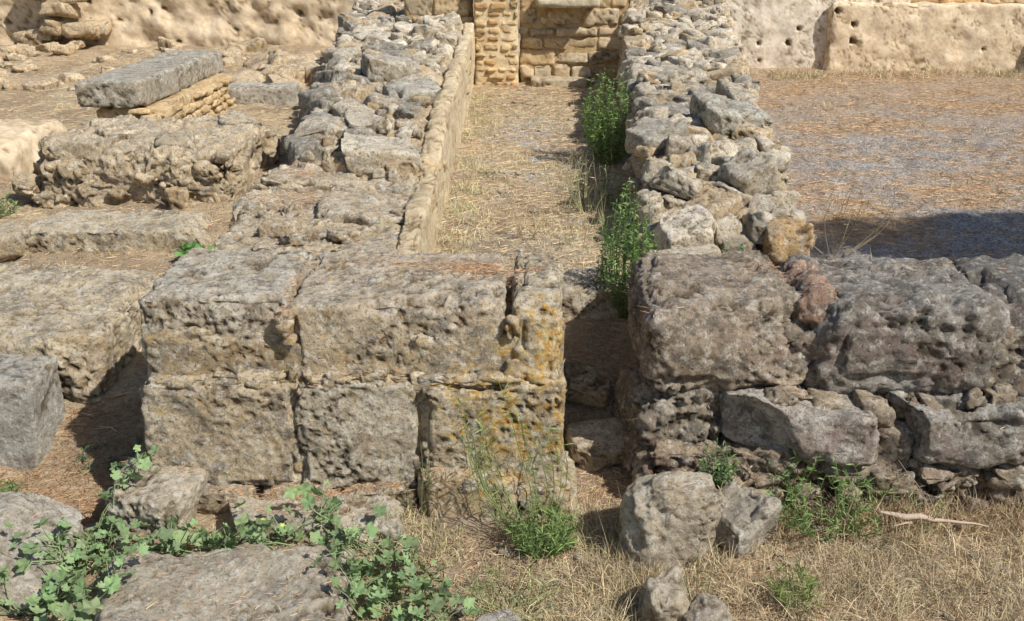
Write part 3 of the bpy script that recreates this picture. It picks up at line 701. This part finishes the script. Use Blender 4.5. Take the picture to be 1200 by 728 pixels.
SB = Blades()
xx = np.linspace(1.62,2.08,9); SB.tube(np.stack([xx, 3.76+.03*np.sin(xx*5), gz(xx, xx*0+3.76)+.09+.01*np.sin(xx*9)],1), np.array([.006,.012,.018,.015,.011,.008,.007,.005,.003]), (.50,.39,.31))
SB.tube([[1.75,3.76,-.01],[1.7,3.70,.03],[1.63,3.66,.04]], [.008,.006,.003], (.42,.3,.22))
SB.build('weathered_branch', M_straw, True)

# ---------------------------------------------------------------- pine tree standing off to the right
TB = Blades(); root = bpy.data.objects.new('pine_tree', None); scene.collection.objects.link(root)
TB.tube([[9.2,3.3,-.3],[9.15,3.35,1.5],[9.3,3.4,3.2],[9.25,3.45,4.6],[9.4,3.4,6.2]], [.26,.21,.17,.13,.06], (1,1,1))
TB.tube([[9.3,3.4,3.4],[8.7,3.5,4.1],[8.0,3.6,4.6],[7.0,3.65,4.9],[6.1,3.65,5.0]], [.1,.08,.06,.045,.02], (1,1,1))
LBd = Blades()
cl = [((6.8,3.62,5.0),(1.6,.62,.35),330), ((8.5,3.6,5.2),(1.4,.7,.45),280), ((9.9,3.4,6.2),(1.8,1.2,.7),150), ((11.0,3.5,5.4),(1.3,1.0,.6),100)]
for (c_, r_, m_) in cl:
    q = rng.normal(size=(m_,3)); q /= np.linalg.norm(q,axis=1,keepdims=True); q *= rng.uniform(.05,1,(m_,1))**.45
    ce = np.array(c_)+q*np.array(r_)
    for k in range(0, m_, 9):
        mid = (np.array(c_)+ce[k])/2; TB.tube([c_, mid+[0,0,.05], ce[k]], [.03,.018,.007], (1,1,1))
    for e_ in ce:
        n2_ = 80; LBd.add(e_+rng.normal(0,.04,(n2_,3)), dirs(n2_, -.9, 1.4), rng.uniform(.08,.2,n2_), .010, .1, vary((.07,.12,.04), n2_, .3), 1, 1)
o = TB.build('trunk_and_limbs', M_bark, True); o.parent = root
o = LBd.build('needles', M_straw); o.parent = root

# ---------------------------------------------------------------- light, sky, camera
el = math.radians(46); d = Vector((.79*math.cos(el), -.613*math.cos(el), math.sin(el)))
sd = bpy.data.lights.new('sun', 'SUN'); sd.energy = 5.0; sd.angle = math.radians(.5); sd.color = (1,.955,.875)
so = bpy.data.objects.new('sun', sd); scene.collection.objects.link(so); so.rotation_euler = d.to_track_quat('Z', 'Y').to_euler(); so.location = d*30
w = bpy.data.worlds.new('World'); scene.world = w; w.use_nodes = True; nt = w.node_tree
sk = nt.nodes.new('ShaderNodeTexSky'); sk.sky_type = 'NISHITA'; sk.sun_disc = False; sk.sun_elevation = el; sk.sun_rotation = math.atan2(.79, -.613)
bg = nt.nodes['Background']; nt.links.new(sk.outputs[0], bg.inputs[0]); bg.inputs[1].default_value = .095
cd = bpy.data.cameras.new('camera'); cd.lens = 35; cd.sensor_width = 36; cd.clip_end = 2000; cd.clip_start = .05
co = bpy.data.objects.new('camera', cd); scene.collection.objects.link(co); co.location = (0,0,2.4); co.rotation_euler = (math.radians(69.4),0,0)
scene.camera = co
scene.view_settings.view_transform = 'Standard'; scene.view_settings.look = 'None'; scene.view_settings.exposure = 0
